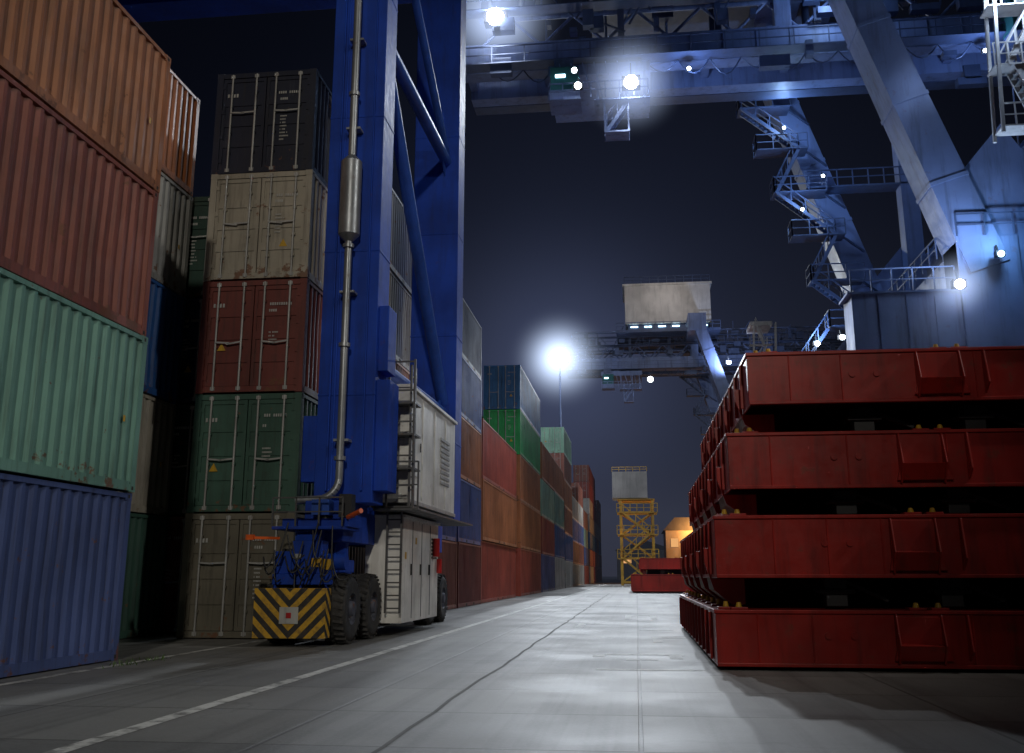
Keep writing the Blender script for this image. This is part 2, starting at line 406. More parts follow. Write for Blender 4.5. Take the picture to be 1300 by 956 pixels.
for z in (13.8,5.9,): 
    a.prism_x([(20.95,z-.5),(21.5,z-.1),(21.5,z+.1),(20.95,z+.5)],-5.67,-5.63); a.prism_x([(28.0,z-.5),(27.4,z-.1),(27.4,z+.1),(28.0,z+.5)],-5.55,-5.51)
part(a,'bracing',[M_bluel])
a=MB()
for yc in (20.2,27.95):
    a.prism_x([(yc-1.35,.62),(yc+1.35,.62),(yc+1.35,1.0),(yc+.45,1.62),(yc+.35,1.95),(yc-.35,1.95),(yc-.45,1.62),(yc-1.35,1.0)],-6.55,-6.05)
    a.box(-6.75,-5.85,yc-.35,yc+.35,1.35,1.6)
    a.tube((-6.3,yc,1.6),(-6.3,yc,2.0),.4,16)
    for s_ in (-.85,.85): a.tube((-6.9,yc+s_,.66),(-5.7,yc+s_,.66),.12,10)
a.box(-6.95,-5.8,18.75,19.15,1.12,1.32); a.box(-6.6,-6.0,18.8,19.2,1.32,1.95)
a.box(-6.95,-6.62,18.85,19.3,1.32,1.75); a.tube((-6.0,18.95,1.55),(-5.55,18.95,1.55),.16,14)
a.prism_x([(18.8,1.95),(19.4,1.95),(19.4,2.3),(19.1,2.3)],-6.55,-6.1)
for x in (-6.9,-6.4,-5.9): a.box(x-.03,x+.03,18.78,19.3,.25,1.15)
a.box(-7.0,-5.6,18.7,20.0,2.16,2.22)
a.box(-6.9,-5.55,19.0,19.95,2.22,2.38)
part(a,'bogie',[M_blue],.012)
a=MB(); a.box(-7.12,-5.74,18.32,18.66,.16,1.06)
a.box(-6.43-.18,-6.43+.18,18.302,18.32,.42,.72,1)
a.box(-6.43-.05,-6.43+.05,18.296,18.302,.52,.62,2)
part(a,'bumper',[M_haz,M_mark,M_redp],.012)
def wheel(a,cx,cy,r=.66,w=.44):
    pr=[(-w/2,.30),(-w/2,.44),(-w/2-.015,.5),(-w/2+.0,r-.10),(-w/2+.06,r-.02),(-w*.2,r),(w*.2,r),(w/2-.06,r-.02),(w/2,r-.10),(w/2+.015,.5),(w/2,.44),(w/2,.30)]
    a.lathe_x(cx,cy,r,pr,44,0)
    for sgn in (-1,1):
        a.lathe_x(cx,cy,r,[(sgn*w/2,.31),(sgn*(w/2-.03),.30),(sgn*(w/2-.10),.26),(sgn*(w/2-.10),.15),(sgn*(w/2+.02),.14),(sgn*(w/2+.03),.10),(sgn*(w/2+.03),0.001)],28,1)
        for k in range(10):
            t=2*math.pi*k/10; a.tube((cx+sgn*(w/2-.10),cy+.21*math.cos(t),r+.21*math.sin(t)),(cx+sgn*(w/2-.07),cy+.21*math.cos(t),r+.21*math.sin(t)),.018,6,2)
        for k in range(30):
            t=2*math.pi*(k+(.5 if sgn>0 else 0))/30; c_,s_=math.cos(t),math.sin(t)
            p=Vector((cx+sgn*.02,cy+(r-.005)*c_,r+(r-.005)*s_)); t2=t+.06
            qv=Vector((cx+sgn*(w/2-.01),cy+(r-.028)*math.cos(t2),r+(r-.028)*math.sin(t2)))
            a.beam(p,qv,.06,.05,0)
a=MB()
for yc in (19.38,21.02,27.1,28.8):
    wheel(a,-5.74,yc); wheel(a,-6.88,yc)
part(a,'wheels',[M_rubber,painted('wheel_rim',(.07,.075,.10),.6,0,.6,.5),M_galv])
a=MB()
a.box(-6.1,-4.98,21.55,27.3,2.95,5.45)
for i in range(1,4):
    y=21.55+i*1.44; a.box(-4.98,-4.965,y-.02,y+.02,3.0,5.4)
a.box(-6.16,-4.92,21.5,27.35,5.45,5.52); a.box(-6.13,-4.95,21.52,27.33,2.86,2.95,1)
for k in range(9): a.box(-4.98,-4.955,25.2,26.4,3.6+k*.14,3.68+k*.14,1)
a.box(-4.98,-4.95,22.0,22.7,3.5,4.9); a.box(-4.95,-4.93,22.6,22.65,4.1,4.3,2)
a.box(-5.95,-5.1,21.75,25.7,.28,2.55)
a.box(-6.0,-5.05,21.7,25.75,2.55,2.61)
for y in (22.7,23.7,24.7): a.box(-5.1,-5.09,y-.012,y+.012,.35,2.5,2)
for y in (22.55,23.55,24.55): a.box(-5.1,-5.06,y-.03,y+.03,1.3,1.55,2)
for k in range(6): a.box(-5.1,-5.085,24.85,25.5,1.7+k*.09,1.75+k*.09,2)
a.box(-5.1,-5.092,21.95,22.1,1.65,1.8,3); a.box(-5.1,-5.092,23.0,23.15,2.0,2.15,3)
part(a,'generator_housing',[M_white,M_galv,M_black,M_yel],.012)
a=MB()
for y in (21.25,21.65):
    for x in (-4.88,): a.beam((x,y,2.7),(x,y,5.9),.05,.05)
for k in range(11): a.beam((-4.88,21.25,2.85+k*.28),(-4.88,21.65,2.85+k*.28),.03,.03)
for z in (2.72,3.55,4.3,5.0): a.box(-5.35,-4.75,21.1,21.75,z,z+.04)
for x in (-5.35,-4.77): a.beam((x,21.1,2.7),(x,21.1,6.0),.045,.045)
for z in (3.2,3.85,4.6,5.3,5.95): a.beam((-5.35,21.1,z),(-4.77,21.1,z),.035,.035)
a.box(-5.6,-4.6,20.95,28.2,2.66,2.70)
a.rail((-5.6,20.97,2.7),(-4.62,20.97,2.7),1.0,.5,.035)
for x in (-5.42,-5.10): a.beam((x,21.55,.5),(x,21.55,2.7),.04,.04)
for k in range(8): a.beam((-5.42,21.55,.6+k*.27),(-5.10,21.55,.6+k*.27),.03,.03)
a.rail((-7.0,18.72,2.22),(-5.6,18.72,2.22),.55,.45,.03)
part(a,'ladder',[painted('grey_ladder_steel',(.10,.10,.10),.5,.2,.3,.3)])
a=MB(); px,py=-6.0,19.72
a.path([(px,py,19.8),(px,py,10.2)],.085,14); a.tube((px,py,8.5),(px,py,10.2),.23,20)
a.tube((px,py,10.2),(px,py,10.35),.23,20,0,.09); a.tube((px,py,8.35),(px,py,8.5),.09,20,0,.23)
pts=[(px,py,8.35),(px,py,3.2)]
for k in range(7):
    t=math.pi/2*k/6; pts.append((px-.4+.4*math.cos(t),py-.1*math.sin(t),3.2-.4*math.sin(t)))
pts.append((-6.85,19.6,2.78)); a.path(pts,.08,12)
for z in (3.6,6.0,11.8,14.5,8.2): a.tube((px,py,z),(px,py,z+.08),.125,14)
for z in (4,7.2,11,13.2,16): a.box(px-.16,px+.16,py,20.0,z,z+.05)
part(a,'exhaust_pipe',[M_pipe])
a=MB()
a.tube((-6.05,19.1,2.38),(-6.05,19.1,2.5),.07,12,2); a.sphere((-6.05,19.1,2.56),.075,0,12,8,1.3)
a.tube((-5.0,25.0,1.75),(-5.0,25.0,2.2),.085,12,1); a.tube((-5.0,25.4,1.35),(-5.0,25.4,1.7),.07,12,1)
a.box(-5.95,-5.75,18.69,18.7,1.4,1.6,3); a.box(-6.2,-6.0,18.79,18.8,1.45,1.62,3); a.box(-6.55,-6.4,18.79,18.8,1.6,1.7,4)
rr=random.Random(5)
for i in range(20):
    x0=rr.uniform(-6.9,-5.7); x1=x0+rr.uniform(-.4,.4); z0=rr.uniform(1.5,2.3); z1=rr.uniform(1.0,1.7); p=[]
    for k in range(7):
        t=k/6; p.append((x0+(x1-x0)*t,18.66-.12*math.sin(math.pi*t),z0+(z1-z0)*t-.25*math.sin(math.pi*t)))
    a.path(p,.016,6,2)
for x,z,w,h in ((-6.85,1.5,.25,.3),(-6.3,2.45,.35,.3),(-5.75,2.4,.25,.45),(-6.6,1.95,.3,.2)):
    a.box(x,x+w,18.95,19.25,z,z+h,2 if w<.3 else 5)
a.tube((-5.55,18.95,2.4),(-5.2,18.6,2.5),.05,8,0); a.beam((-7.3,18.6,2.0),(-6.9,18.9,2.0),.05,.05,0)
a.box(-7.45,-7.3,18.55,18.65,1.96,2.06,0)
part(a,'fittings',[M_orange,M_redp,M_black,M_yel,M_mark,M_bluel])

# ------------------------------------------------------------ hatch covers (right foreground)
M_red=painted('hatch_red_paint',(.37,.017,.011),.36,0,.5,.25,.8,(.04,.008,.007),True)
M_redd=painted('hatch_red_shaded',(.08,.008,.007),.7,0,.4,.4)  # darkened hatch red: shade of undersides and gaps put into the colour
M_crm=painted('hatch_primer_cream',(.24,.19,.14),.7,0,.6,.8)
def hatch(x0,x1,y0,y1,z0,z1,gap,seed,brackets=True,wing=True):
    r=random.Random(seed); a=MB(); h=z1-z0
    a.box(x0,x1,y0,y1,z1-.05,z1)
    a.box(x0+.02,x1-.02,y0+.03,y0+.08,z0,z1-.05)
    a.box(x0+.02,x1-.02,y0,y0+.03,z0+.0,z0+.05)
    a.box(x0+.02,x0+.06,y0+.08,y1,z0,z1-.05); a.box(x1-.06,x1-.02,y0+.08,y1,z0,z1-.05); a.box(x0+.06,x1-.06,y1-.05,y1-.01,z0,z1-.05)
    a.box(x0+.06,x1-.06,y0+.08,y1-.05,z0+.12,z0+.14,1)
    x=x0+.55+r.random()*.3
    while x<x1-.3:
        a.box(x,x+.02,y0+.012,y0+.03,z0+.05,z1-.05); x+=r.choice((.75,1.1,1.4,1.9))
    y=y0+.7
    while y<y1-.2:
        a.box(x0-.03,x0+.02,y,y+.03,z0+.05,z1-.05); y+=.95
    if brackets:
        for bx in (x0+2.3+r.random()*.25,x0+5.2+r.random()*.4,x0+8):
            a.prism_y([(bx+.02,z1-.08),(bx+.60,z1-.08),(bx+.64,z0+h*.40),(bx+.74,z0+.10),(bx-.04,z0+.10),(bx+.02,z0+h*.40)],y0-.03,y0+.03)
            for k in (0,.60):
                a.prism_x([(y0+.03,z1-.06),(y0-.06,z1-.06),(y0-.20,z0+h*.40),(y0-.05,z0+.06),(y0+.03,z0+.06)],bx+k,bx+k+.025)
            a.prism_x([(y0-.03,z0+h*.42),(y0-.19,z0+h*.40),(y0-.05,z0+.10),(y0-.03,z0+.10)],bx+.025,bx+.60)
            a.prism_x([(y0+.03,z1-.06),(y0-.05,z1-.06),(y0-.16,z0+.3*h),(y0+.03,z0+.1)],bx+.95,bx+.98)
            for k in (-.9,-.55): a.tube((bx+k,y0+.005,z0+h*.55),(bx+k,y0+.03,z0+h*.55),.05,12)
    if gap>0:
        y=y0+.9
        while y<y1-1:
            a.prism_y([(x0-.09,z0+h*.5),(x0-.09,z0+h*.25),(x0+.04,z0-gap*.45),(x0+.30,z0-gap+.005),(x0+.5,z0-gap+.005),(x0+.5,z0-.01),(x0+.015,z0-.01),(x0+.015,z0+h*.5)],y,y+.04,0)
            a.prism_y([(x0+.03,z0+.0),(x0+.06,z0-gap*.45),(x0+.32,z0-gap+.02),(x0+.48,z0-gap+.02),(x0+.48,z0-.01)],y+.04,y+1.35,2); y+=2.1
        for bx in (x0+1.6,x0+3.2,x0+5.0,x0+6.6):
            a.box(bx,bx+.3,y0+.45,y0+.75,z0-gap,z0,3); a.box(bx-.1,bx+.4,y0+.4,y0+.8,z0-gap*.55,z0-gap*.4,3)
            a.beam((bx+.3,y0+.6,z0-.05),(bx+.9,y0+.6,z0-gap*.8),.06,.06,3)
        for yy in (y0+3,y0+6.5): a.box(x0+.6,x1-.2,yy,yy+.06,z0-gap+.01,z0+.12,1)
    y=y0+.25
    while y<y1:
        a.box(x0+.08,x0+.32,y,y+.24,z1,z1+.035,0); a.tube((x0+.2,y+.12,z1+.035),(x0+.2,y+.12,z1+.11),.045,8,4,.03); y+=1.25
    for bx in (x0+.25,x0+2.7,x0+3.0,x0+5.4,x0+5.7):
        a.box(bx,bx+.24,y0+.1,y0+.34,z1,z1+.035,0); a.tube((bx+.12,y0+.22,z1+.035),(bx+.12,y0+.22,z1+.10),.05,8,4,.03)
    return a.build('hatch_cover',[M_red,M_redd,M_crm,M_black,M_yel],None,.008)
hatch(1.08,10.5,14.75,26.3,.05,.82,0,1)
hatch(1.12,10.6,14.72,26.0,1.26,2.14,.40,2)
hatch(1.38,10.8,14.86,26.2,2.53,3.36,.35,3)
hatch(1.72,11.1,14.80,25.8,3.77,4.56,.37,4)
hatch(-.4,6,77,88,.1,1.35,0,5,False); hatch(.3,6,80,90,1.75,2.6,.4,6,False)
hatch(3.0,10,50,60,.1,1.1,0,7,False)

# ------------------------------------------------------------ ship-to-shore cranes
M_sts=painted('quay_crane_paint',(.155,.205,.38),.55,0,.5,.15,.35)
M_stsd=painted('quay_crane_dark',(.06,.085,.17),.55,0,.3,.1,.5)
M_house=painted('machinery_house_panel',(.60,.57,.55),.6,0,.3,.1,.4)
M_glass,n,out=nt('cab_glass'); bsdf(n,out,(.03,.12,.12),.1)
E_wht=emis('lamp_white',(.85,.92,1),70); E_cyan=emis('cab_light',(.25,.9,.8),1.2); E_small=emis('lamp_small',(.8,.92,1),30); E_tube=emis('tube_light',(.55,.85,1),6)
def sts(y0,a0,a1,hz=0):
    R=empty('ship_to_shore_crane'); 
    a=MB()
    for s_ in (a0,a1):
        y=y0+s_
        a.box(15.6,18.4,y-1.1,y+1.1,1.6,17)
        a.beam((17.0,y,15.5),(10.0,y,37.5),1.9,2.4,0,1.6,1.9)
        a.prism_y([(15.6,13.2),(15.6,17),(15.9,20.0),(18.3,22.8),(19.6,20.6),(21.5,18.6),(24.5,17.2),(46,17.0),(46,14.2),(20,13.9),(18.4,13.2)],y-1.0,y+1.0)
        a.box(45,47.6,y-1.1,y+1.1,1.6,38)
        a.tube((19.0,y,20.5),(34,y,37),.55,14); a.tube((46,y,19),(34,y,37),.5,14)
        for t in (.2,.4,.6,.8):
            xx=17-7*t; zz=15.5+22*t; a.beam((xx,y,zz),(xx-.06,y,zz+.19),1.98-.3*t,2.5-.5*t)
        for bx in (17,46.3):
            a.prism_x([(y-5,.9),(y+5,.9),(y+5,1.3),(y+1,1.9),(y-1,1.9),(y-5,1.3)],bx-.5,bx+.5)
            for k in range(8): a.lathe_x(bx,y-4.5+k*1.28,.45,[(-.2,.05),(-.2,.45),(.2,.45),(.2,.05)],16,1)
    for bx in (17.0,46.3):
        a.box(bx-1.3,bx+1.3,y0+a0+1,y0+a1-1,13.6,16.6)
        a.box(bx-1.0,bx+1.0,y0+a0+1,y0+a1-1,2.2,4.0)
    a.box(10.6,15.6,y0+a0-.9,y0+a0+.9,10.6,14.4); a.box(10.4,15.6,y0+a0-1.0,y0+a0+1.0,14.4,14.5)
    for x in (11.8,13.1,14.4): a.box(x,x+.05,y0+a0-.94,y0+a0-.9,10.7,14.3)
    a.box(8.6,11.2,y0+a0-1,y0+a1+1,36.2,38.8); a.box(45,47.5,y0+a0-1,y0+a1+1,36.2,38.8)
    a.box(18.0,19.1,y0+a1-2.6,y0+a1-1.4,16.6,33)
    g=1.7
    for s_ in (-g,g): a.box(-10,75,y0+s_-.55,y0+s_+.55,32.0,34.0)
    for k in range(42): a.box(-9.8+k*2,-9.76+k*2,y0-g-.60,y0-g-.55,32.05,33.95)
    for x in range(-10,76,5): a.box(x,x+.5,y0-g+.55,y0+g-.55,32.6,33.4)
    for x in (9.9,46.2): 
        for s_ in (-g,g): a.box(x-.5,x+.5,y0+s_-.4,y0+s_+.4,34,36.3)
    for s_ in (-g,g):
        for zz in (36.0,38.2): a.tube((-9,y0+s_,zz),(75,y0+s_,zz),.16,8)
        for k in range(21):
            x=-9+k*4; a.tube((x,y0+s_,34),(x+2,y0+s_,36.0),.1,6); a.tube((x+2,y0+s_,36.0),(x+4,y0+s_,34),.1,6); a.tube((x,y0+s_,36),(x,y0+s_,38.2),.08,6)
    a.build('steel_structure',[M_sts,M_black],R)
    a=MB()
    for s_ in (-1,1):
        ys=y0+s_*(g+1.2)
        a.box(-10,75,ys-.55,ys+.55,32.0,32.06); a.rail((-10,ys+s_*.5,32.06),(75,ys+s_*.5,32.06),1.1,2.0,.07)
        a.box(-10,75,ys-.5,ys+.5,35.8,35.86); a.rail((-10,ys+s_*.5,35.86),(75,ys+s_*.5,35.86),1.1,2.0,.07)
    r=random.Random(11)
    for k in range(75):
        x=r.uniform(-9,45); w=r.uniform(.3,1.8); z=r.choice((31.0,31.4,34.1,34.3,35.2,36.2,37.0)); yy=y0+r.choice((-3.0,-2.6,1.2))
        a.box(x,x+w,yy-.3,yy+.3,z,z+r.uniform(.3,1.1))
    for k in range(36):
        x=r.uniform(-9,40); z0=r.uniform(34,37); a.beam((x,y0-2.4,z0),(x+r.uniform(-3,3),y0-2.4,z0+r.uniform(1,4)),.1,.1)
    for k in range(22):
        x=-8+k*1.9; p=[]
        for j in range(7):
            t=j/6; p.append((x+1.9*t,y0-2.6,31.9-1.2*math.sin(math.pi*t)*(.6+.4*((k*37)%5)/5)))
        a.path(p,.04,4)
    for x,z0 in ((24,17),(25,17),(28.5,17),(30,17),(23.2,19)): a.tube((x,y0-1,32),(x-.3,y0-1,z0),.05,5)
    y=y0+a1-1.6
    for i in range(6):
        z=16.8+i*3.1; lx=17.0-7.0*(z-15.5)/22-1.6
        a.box(lx-2.2,lx+1.2,y-1.2,y+.3,z,z+.08)
        a.rail((lx-2.2,y-1.2,z),(lx+1.2,y-1.2,z),1.1,.9,.07); a.rail((lx-2.2,y-1.2,z),(lx-2.2,y+.3,z),1.1,.9,.07)
        if i<5:
            sgn=1 if i%2 else -1
            xa=lx-2.0 if sgn>0 else lx+.6; xb=(17.0-7.0*(z+3.1-15.5)/22-1.6)+(.6 if sgn>0 else -2.0)
            a.stair((xa,y-1.1,z+.05),(xb,y-1.1,z+3.1),(0,.8,0),0,True,.09)
        a.beam((lx+1.2,y-.5,z),(lx+2.6,y+.2,z-.8),.12,.12)
    a.box(12,19,y-1,y+.4,26.4,26.5); a.rail((12,y-1,26.5),(19,y-1,26.5),1.1,1,.07)
    a.stair((10.0,y-1.4,13.0),(12.6,y-1.4,16.6),(0,.8,0),0,True,.09)
    y=y0+a0-1.3
    a.rail((10.6,y+.3,14.5),(15.4,y+.3,14.5),1.1,.8,.06); a.rail((15.6,y,17.0),(26,y,17.0),1.1,1.2,.06); a.rail((15.3,y0+a0+1,16.6),(15.3,y0+a1-1,16.6),1.1,1.2,.06)
    for z in (9.5,12.5,18.5,21.0,24.0):
        a.box(19.3,22.8,y-1.2,y+.2,z,z+.1); a.rail((19.3,y-1.2,z+.1),(22.8,y-1.2,z+.1),1.1,.8,.07)
    for i,z in enumerate((9.5,12.5)): a.stair((19.4,y-.9,z),(22.6,y-.9,z+3.0) ,(0,.8,0),0,True,.08)
    a.stair((22.6,y-.9,18.6),(19.6,y-.9,21.0),(0,.8,0),0,True,.08); a.stair((19.6,y-.9,21.1),(22.6,y-.9,24.0),(0,.8,0),0,True,.08)
    for x in (19.4,22.7): a.beam((x,y-.5,8),(x,y-.5,24),.2,.2)
    a.build('walkways',[M_stsd],R)
    a=MB(); y=y0+a0-5
    for i in range(5):
        z=20.8+i*3.0; sgn=1 if i%2 else -1
        a.stair((18.1-.7*sgn,y,z),(18.1+.7*sgn+.35,y,z+3.0),(0,.9,0),0,True,.09)
        a.box(16.8,19.8,y-.1,y+1.0,z,z+.07); a.rail((16.8,y-.1,z),(19.8,y-.1,z),1.1,.6,.06)
    for x in (16.8,19.8):
        for yy in (y-.1,y+1.0): a.beam((x,yy,20.5),(x+.7,yy,36),.14,.14)
    a.box(17,20,y,y0+a0,35.6,36.2)
    a.build('access_stair',[M_house],R)
    a=MB()
    hx0,hx1=-.6,12.4; d=-hz
    a.box(hx0,hx1,y0-4.5,y0+4.5,39.6-d,45.6-d); a.box(hx0-.3,hx1+.3,y0-4.8,y0+4.8,45.6-d,45.9-d)
    for k in range(1,9): a.box(hx0+k*1.45,hx0+k*1.45+.07,y0-4.54,y0-4.5,39.7-d,45.5-d)
    a.box(hx0-1.4,hx1+1.2,y0-6,y0+6,37.9-d,38.3-d,1); a.box(hx0+.4,hx1-.4,y0-4,y0+4,38.3-d,39.6-d,1)
    for x in (0,6,12): a.beam((x,y0-g,34),(x,y0-g,38-d),.4,.4,1); a.beam((x,y0+g,34),(x,y0+g,38-d),.4,.4,1)
    a.rail((hx0-1.4,y0-6,38.3-d),(hx1+1.2,y0-6,38.3-d),1.1,1.2,.09,1); a.rail((hx0,y0-4.7,45.9-d),(hx1,y0-4.7,45.9-d),1.1,1.2,.09,1)
    for k in range(6): a.box(.2+k*2.1,1.3+k*2.1,y0-4.2,y0-4.05,39.1-d,39.25-d,2)
    a.build('machinery_house',[M_house,M_stsd,E_tube],R)
    a=MB(); tx=-1.3
    a.box(tx-3.2,tx+3.0,y0-3.2,y0+3.2,31.0,31.7)
    for x in (tx-2.8,tx-.2,tx+1.5,tx+2.6): a.beam((x,y0-3.6,31.2),(x,y0-3.6,28.6 if x>tx-1 else 29.4),.14,.14)
    a.box(tx-3.1,tx-1.2,y0-4.2,y0-2.2,28.9,29.0); a.box(tx-3.0,tx-1.3,y0-4.1,y0-2.3,29.0,31.1,1)
    a.box(tx-3.05,tx-1.25,y0-4.13,y0-4.1,29.0,29.6); 
    a.rail((tx-3.1,y0-4.3,28.9),(tx+2.8,y0-4.3,28.9),1.0,.8,.07)
    a.box(tx-.4,tx+2.9,y0-4.3,y0-2.3,28.7,28.78); a.box(tx+.2,tx+1.6,y0-3.9,y0-2.6,26.8,26.9)
    a.stair((tx+.3,y0-3.8,26.9),(tx+1.6,y0-3.8,28.8),(0,.8,0),0,True,.08)
    for x in (tx+.2,tx+1.6): a.beam((x,y0-3.9,26.8),(x,y0-3.9,28.8),.1,.1); a.beam((x,y0-2.6,26.8),(x,y0-2.6,28.8),.1,.1)
    for k in range(8): a.beam((tx-2.5+k*.7,y0-3.4,31.7),(tx-2.0+k*.7,y0-3.4,29.2+.3*(k%3)),.07,.07)
    a.box(tx-2.7,tx-2.1,y0-4.16,y0-4.11,30.4,30.6,2)
    a.build('trolley',[M_sts,M_glass,E_tube],R)
    a=MB(); yy=y0-3.5; a.box(22.2,24.0,yy-1,yy+.6,31.6,33.8,0); a.box(22.1,24.1,yy-1.1,yy+.7,33.8,34.0,1); a.box(22.1,24.1,yy-1.1,yy+.7,31.4,31.6,1); a.box(22.5,23.7,yy-1.04,yy-1.01,32.6,33.5,2)
    a.build('cab',[M_glass,M_stsd,E_cyan],R)
    return R
sts(58,-10,8); sts(152,-9,8,-.8)

# ------------------------------------------------------------ yellow loading tower
a=MB(); y0=130
for x in (-1.8,2.3):
    for y in (y0,y0+4): a.beam((x,y,0),(x,y,10.8),.32,.32)
for z in (.4,3.4,6.4,9.2,10.8):
    for y in (y0,y0+4): a.beam((-1.8,y,z),(2.3,y,z),.24,.24)
    for x in (-1.8,2.3): a.beam((x,y0,z),(x,y0+4,z),.24,.24)
for i,(z0,z1) in enumerate(((.4,3.4),(3.4,6.4),(6.4,9.2))):
    for y in (y0,y0+4):
        a.beam((-1.8,y,z0),(2.3,y,z1),.16,.16); a.beam((2.3,y,z0),(-1.8,y,z1),.16,.16)
    a.box(-2.3,2.9,y0-.8,y0+4.4,z1-.1,z1); a.rail((-2.3,y0-.8,z1),(2.9,y0-.8,z1),1.1,.8,.09)
    a.stair((-1.6 if i%2 else 1.8,y0-.6,z0),(1.8 if i%2 else -1.6,y0-.6,z1),(0,.7,0),0,True,.12)
a.box(-2.2,2.6,y0-.5,y0+4.3,10.8,10.9,0)
a.box(-2.8,1.7,y0-.6,y0+4.2,11.0,14.4,1)
for k in range(11): a.box(-2.75+k*.41,-2.62+k*.41,y0-.65,y0-.6,11.05,14.35,1)
a.rail((-2.8,y0-.6,14.4),(1.7,y0-.6,14.4),.6,.8,.07)
a.build('loading_tower',[painted('tower_yellow',(.80,.46,.03),.5,0,.3,.2),M_house])

# ------------------------------------------------------------ port building with warm light, warehouses
M_wall=painted('building_wall',(.32,.28,.24),.8,0,.3,0,.3); M_roof=painted('building_roof',(.06,.06,.065),.8)
E_warm=emis('sodium_lamp',(1,.42,.10),45); E_win=emis('warm_window',(1,.5,.18),.8)
a=MB(); a.box(5.0,15,168,182,0,8.5); a.prism_y([(4.6,8.5),(15.4,8.5),(13.5,10.6),(6.5,10.6)],167.6,182.4,1)
for k in range(4):
    for z in (2.6,5.8): a.box(5.8+k*2.4,7.0+k*2.4,167.94,168,z,z+1.4,2 if (k+int(z))%3 else 1)
a.box(9,11.4,167.9,168,0,2.4,1)
a.build('port_office_building',[M_wall,M_roof,E_win])
for (x0,x1,y0,y1,h) in ((14,42,230,260,12),(-50,-14,300,340,14),(-6,12,320,350,9),(60,120,240,300,16),(-120,-60,260,320,12)):
    a=MB(); a.box(x0,x1,y0,y1,0,h); a.prism_y([(x0-.5,h),(x1+.5,h),((x0+x1)/2,h+3)],y0-.4,y1+.4,1)
    for k in range(int((x1-x0)/6)): a.box(x0+2+k*6,x0+4.5+k*6,y0-.05,y0,h*.55,h*.7,2 if k%3==0 else 1)
    a.build('warehouse',[M_wall,M_roof,E_win])

# ------------------------------------------------------------ lamps
def halo(loc,r,peak,p=3.0,col=(.55,.68,1),parent=None,scl=(1,1,1)):
    # self-glowing ball imitating lamp glow in mist, fading outward (integral through the centre = peak)
    m,n,out=nt('emissive_halo'); tc=n.nodes.new('ShaderNodeTexCoord').outputs['Object']
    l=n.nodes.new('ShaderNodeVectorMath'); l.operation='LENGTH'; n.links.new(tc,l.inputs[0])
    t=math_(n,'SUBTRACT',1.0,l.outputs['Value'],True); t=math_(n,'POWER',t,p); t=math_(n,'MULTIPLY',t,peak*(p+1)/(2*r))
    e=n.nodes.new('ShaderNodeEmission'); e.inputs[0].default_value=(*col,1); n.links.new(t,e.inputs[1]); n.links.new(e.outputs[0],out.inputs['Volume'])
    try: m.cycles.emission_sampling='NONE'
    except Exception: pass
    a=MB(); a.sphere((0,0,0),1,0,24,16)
    o=a.build('emissive_halo',[m],parent); o.location=loc; o.scale=(r*scl[0],r*scl[1],r*scl[2])
def spot(loc,tgt,power,ang,col=(.85,.92,1),size=.4,blend=.6,parent=None):
    l=bpy.data.lights.new('flood_beam','SPOT'); l.energy=power; l.color=col; l.spot_size=math.radians(ang); l.spot_blend=blend; l.shadow_soft_size=size
    o=bpy.data.objects.new('flood_beam',l); COL.objects.link(o); o.location=loc
    o.rotation_euler=(Vector(tgt)-Vector(loc)).to_track_quat('-Z','Y').to_euler()
    if parent: o.parent=parent
    return o
def point(loc,power,col=(.8,.9,1),size=.2,parent=None):
    l=bpy.data.lights.new('lamp_light','POINT'); l.energy=power; l.color=col; l.shadow_soft_size=size
    o=bpy.data.objects.new('lamp_light',l); COL.objects.link(o); o.location=loc
    if parent: o.parent=parent
    return o
def flood(loc,s=.5,mat=None,hz=None):
    R=empty('floodlight'); x,y,z=loc; a=MB()
    a.box(x-s*.6,x+s*.6,y-.1,y+s*.6,z-s*.3,z+s*.45,0); a.beam((x,y+.2,z+s*.4),(x,y+.4,z+s*1.6),.08,.08,0)
    a.sphere((x,y-.12,z-s*.05),s*.45,1,14,8)
    a.build('lamp_head',[M_black,mat or E_wht],R)
    if hz: halo(loc,hz[0],hz[1],parent=R)
    return R
BL=(.52,.70,1)
f=flood((-7.8,54.9,35.4),1.2,None,(4.8,1.4)); spot((-7.8,53.9,34.9),(-3,38,0),14000,100,parent=f); spot((-7.8,61.5,33.5),(-5,105,4),32000,90,parent=f)  # second spot is added, with no lamp of its own, to brighten far stacks
f=flood((.5,53.1,29.4),.9,None,(3.6,1.3)); spot((.5,52.6,28.9),(-1,42,0),16000,120,parent=f)
f=flood((-2.6,53.0,29.3),.45,E_small)
f=flood((-2.8,53.0,30.3),.35,E_small)
f=flood((18.3,42.4,29.3),.8,None,(2.4,.8)); spot((18.5,41.9,29),(17,46,10),2600,120,BL,parent=f); point((17.2,42.2,27.0),260,BL,parent=f)
f=flood((15.1,45.6,14.3),.5,None,(2.0,1.1)); spot((14.6,44.6,14.8),(13,48,24),1500,140,BL,parent=f)
f=flood((17.3,46.3,15.9),.35,E_tube); point((17.4,45.6,16.6),200,(.3,.62,1),parent=f)
for i,p in enumerate(((11.8,62.8,15.6),(13.3,62.5,15.9),(11.4,62.4,24.5),(10.6,62.4,30.3),(13.0,63,27))):
    f=flood(p,.36 if i<2 else .22,E_small); 
    if i in (0,2,3): point((p[0],p[1]-.6,p[2]+.6),330,(.36,.60,1),parent=f)
f=flood((12.4,54.5,35.4),.4,E_small); point((12.4,53.5,34.6),400,(.4,.62,1),parent=f)
for p in ((4,54.9,31),(21,54.9,31)):
    f=flood(p,.25,E_small); point((p[0],p[1]-.4,p[2]-.7),350,(.35,.55,1),parent=f)
